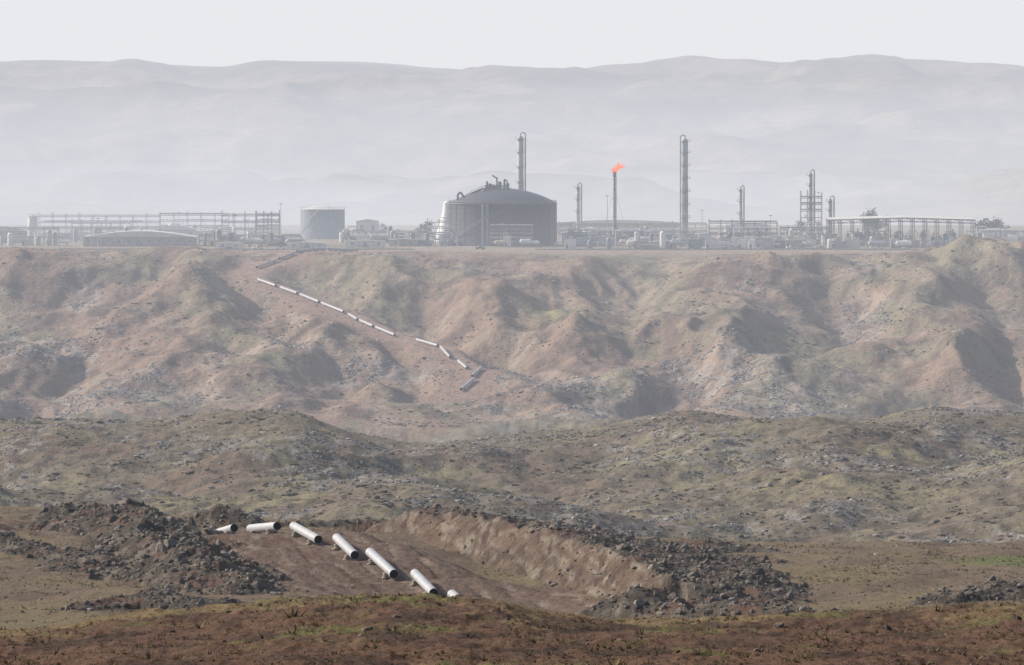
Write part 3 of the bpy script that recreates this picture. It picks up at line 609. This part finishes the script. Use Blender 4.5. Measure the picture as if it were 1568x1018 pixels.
def tree(u,d,h_,seed):
    r_=np.random.default_rng(seed); x0,y0,gz=G(u,d); B=MB()
    tips=[]; B.cyl((0,0,-.2),(0,0,h_*.3),h_*.03,m_bark,7)
    for k in range(12):
        a_=r_.uniform(0,6.28); zz=r_.uniform(.3,.9); rr_=h_*r_.uniform(.1,.4)*(1.15-abs(zz-.55)); e=Vector((math.cos(a_)*rr_,math.sin(a_)*rr_,h_*zz)); B.cyl((0,0,h_*.25),e,h_*.012,m_bark,5); tips.append(e)
    ml=[m_leafd,m_leafl]
    for t_ in tips:
        for q in range(45):
            c_=t_+Vector(r_.normal(size=3)*h_*.08); s_=h_*.035*r_.uniform(.6,1.5); a1=Vector(r_.normal(size=3)).normalized()*s_; a2=Vector(r_.normal(size=3)).normalized()*s_
            B.add([c_-a1,c_-a2,c_+a1,c_+a2],[(0,1,2,3)],ml[int(r_.random()<.4)])
    B.obj('tree',(x0,y0,gz))
for i,(u,d,h_) in enumerate([(1330,3250,14),(1344,3260,12),(1337,3255,13),(1505,3120,12),(1514,3130,11),(1524,3125,12),(1535,3140,9),(1225,3200,9),(655,3150,9),(645,3160,8),(590,3200,8)]): tree(u,d,h_,i+20)
# ---------------------------------------------------------------- haze (absorbing volumes whose own emission stands in for scattered light)
def hazemat(name,sig,col):
    m=bpy.data.materials.new(name); m.use_nodes=True; nt=m.node_tree; nt.nodes.clear(); o=nt.nodes.new('ShaderNodeOutputMaterial')
    ab=nt.nodes.new('ShaderNodeVolumeAbsorption'); ab.inputs['Color'].default_value=(0,0,0,1); ab.inputs['Density'].default_value=sig
    em=nt.nodes.new('ShaderNodeEmission'); em.inputs[0].default_value=(*col,1); em.inputs[1].default_value=sig
    ad=nt.nodes.new('ShaderNodeAddShader'); nt.links.new(ab.outputs[0],ad.inputs[0]); nt.links.new(em.outputs[0],ad.inputs[1]); nt.links.new(ad.outputs[0],o.inputs['Volume'])
    return m
def haze(name,x0,x1,y0,y1,z0,z1,sig,col,z1f=None):
    B=MB(); m=hazemat(name,sig,col); f1=z1 if z1f is None else z1f
    B.add([(x0,y0,z0),(x1,y0,z0),(x1,y1,z0),(x0,y1,z0),(x0,y0,f1),(x1,y0,f1),(x1,y1,z1),(x0,y1,z1)],[(0,3,2,1),(4,5,6,7),(0,1,5,4),(1,2,6,5),(2,3,7,6),(3,0,4,7)],m)
    return B.obj(name)
haze('haze',-6000,6000,300,9900,-250,330,.00010,(.66,.69,.79))
haze('haze',-5000,5000,2000,9700,-240,320,.00007,(.84,.845,.855))
haze('haze',-4900,4900,2500,9000,-230,85,.00020,(.85,.87,.92),-48)
haze('haze',-16000,16000,9950,40000,-300,3000,.00022,(1.13,1.10,1.01))  # glowing volume added behind the ridge to whiten the sky
def smoke(c,r,sig,col):
    B=MB(); m=hazemat('smoke_haze',sig,col); n=24
    B.rev((0,0,0),[(max(.0005,math.sin(math.pi*k/n)),-math.cos(math.pi*k/n)) for k in range(n+1)],m,48)
    o=B.obj('smoke_haze',c); o.scale=r
smoke((-250,3330,-52),(230,430,34),.00075,(.78,.81,.87))
smoke((60,3500,-50),(260,330,26),.0006,(.80,.83,.88))
# ---------------------------------------------------------------- light, sky, camera
sd=Vector((-.80,.36,.52)).normalized(); el=math.asin(sd.z); az=math.atan2(sd.x,sd.y)
L=bpy.data.lights.new('sun','SUN'); L.energy=5.0; L.angle=math.radians(.5); L.color=(1,.925,.82); lo=bpy.data.objects.new('sun',L); S.collection.objects.link(lo)
lo.rotation_euler=(-sd).to_track_quat('-Z','Y').to_euler()
w=bpy.data.worlds.new('World'); S.world=w; w.use_nodes=True; nt=w.node_tree; sk=nt.nodes.new('ShaderNodeTexSky'); sk.sky_type='NISHITA'; sk.sun_disc=False; sk.sun_elevation=el; sk.sun_rotation=az; sk.dust_density=4; sk.air_density=1.0
nt.links.new(sk.outputs[0],nt.nodes['Background'].inputs[0]); nt.nodes['Background'].inputs[1].default_value=.12
cam=bpy.data.cameras.new('camera'); cam.sensor_width=36; cam.lens=F/1568*36; cam.clip_start=.5; cam.clip_end=60000
co=bpy.data.objects.new('camera',cam); S.collection.objects.link(co); co.location=(0,0,0); co.rotation_euler=(math.radians(90)-math.atan(309/F),0,0); S.camera=co
S.view_settings.view_transform='Standard'; S.view_settings.look='None'; S.view_settings.exposure=0
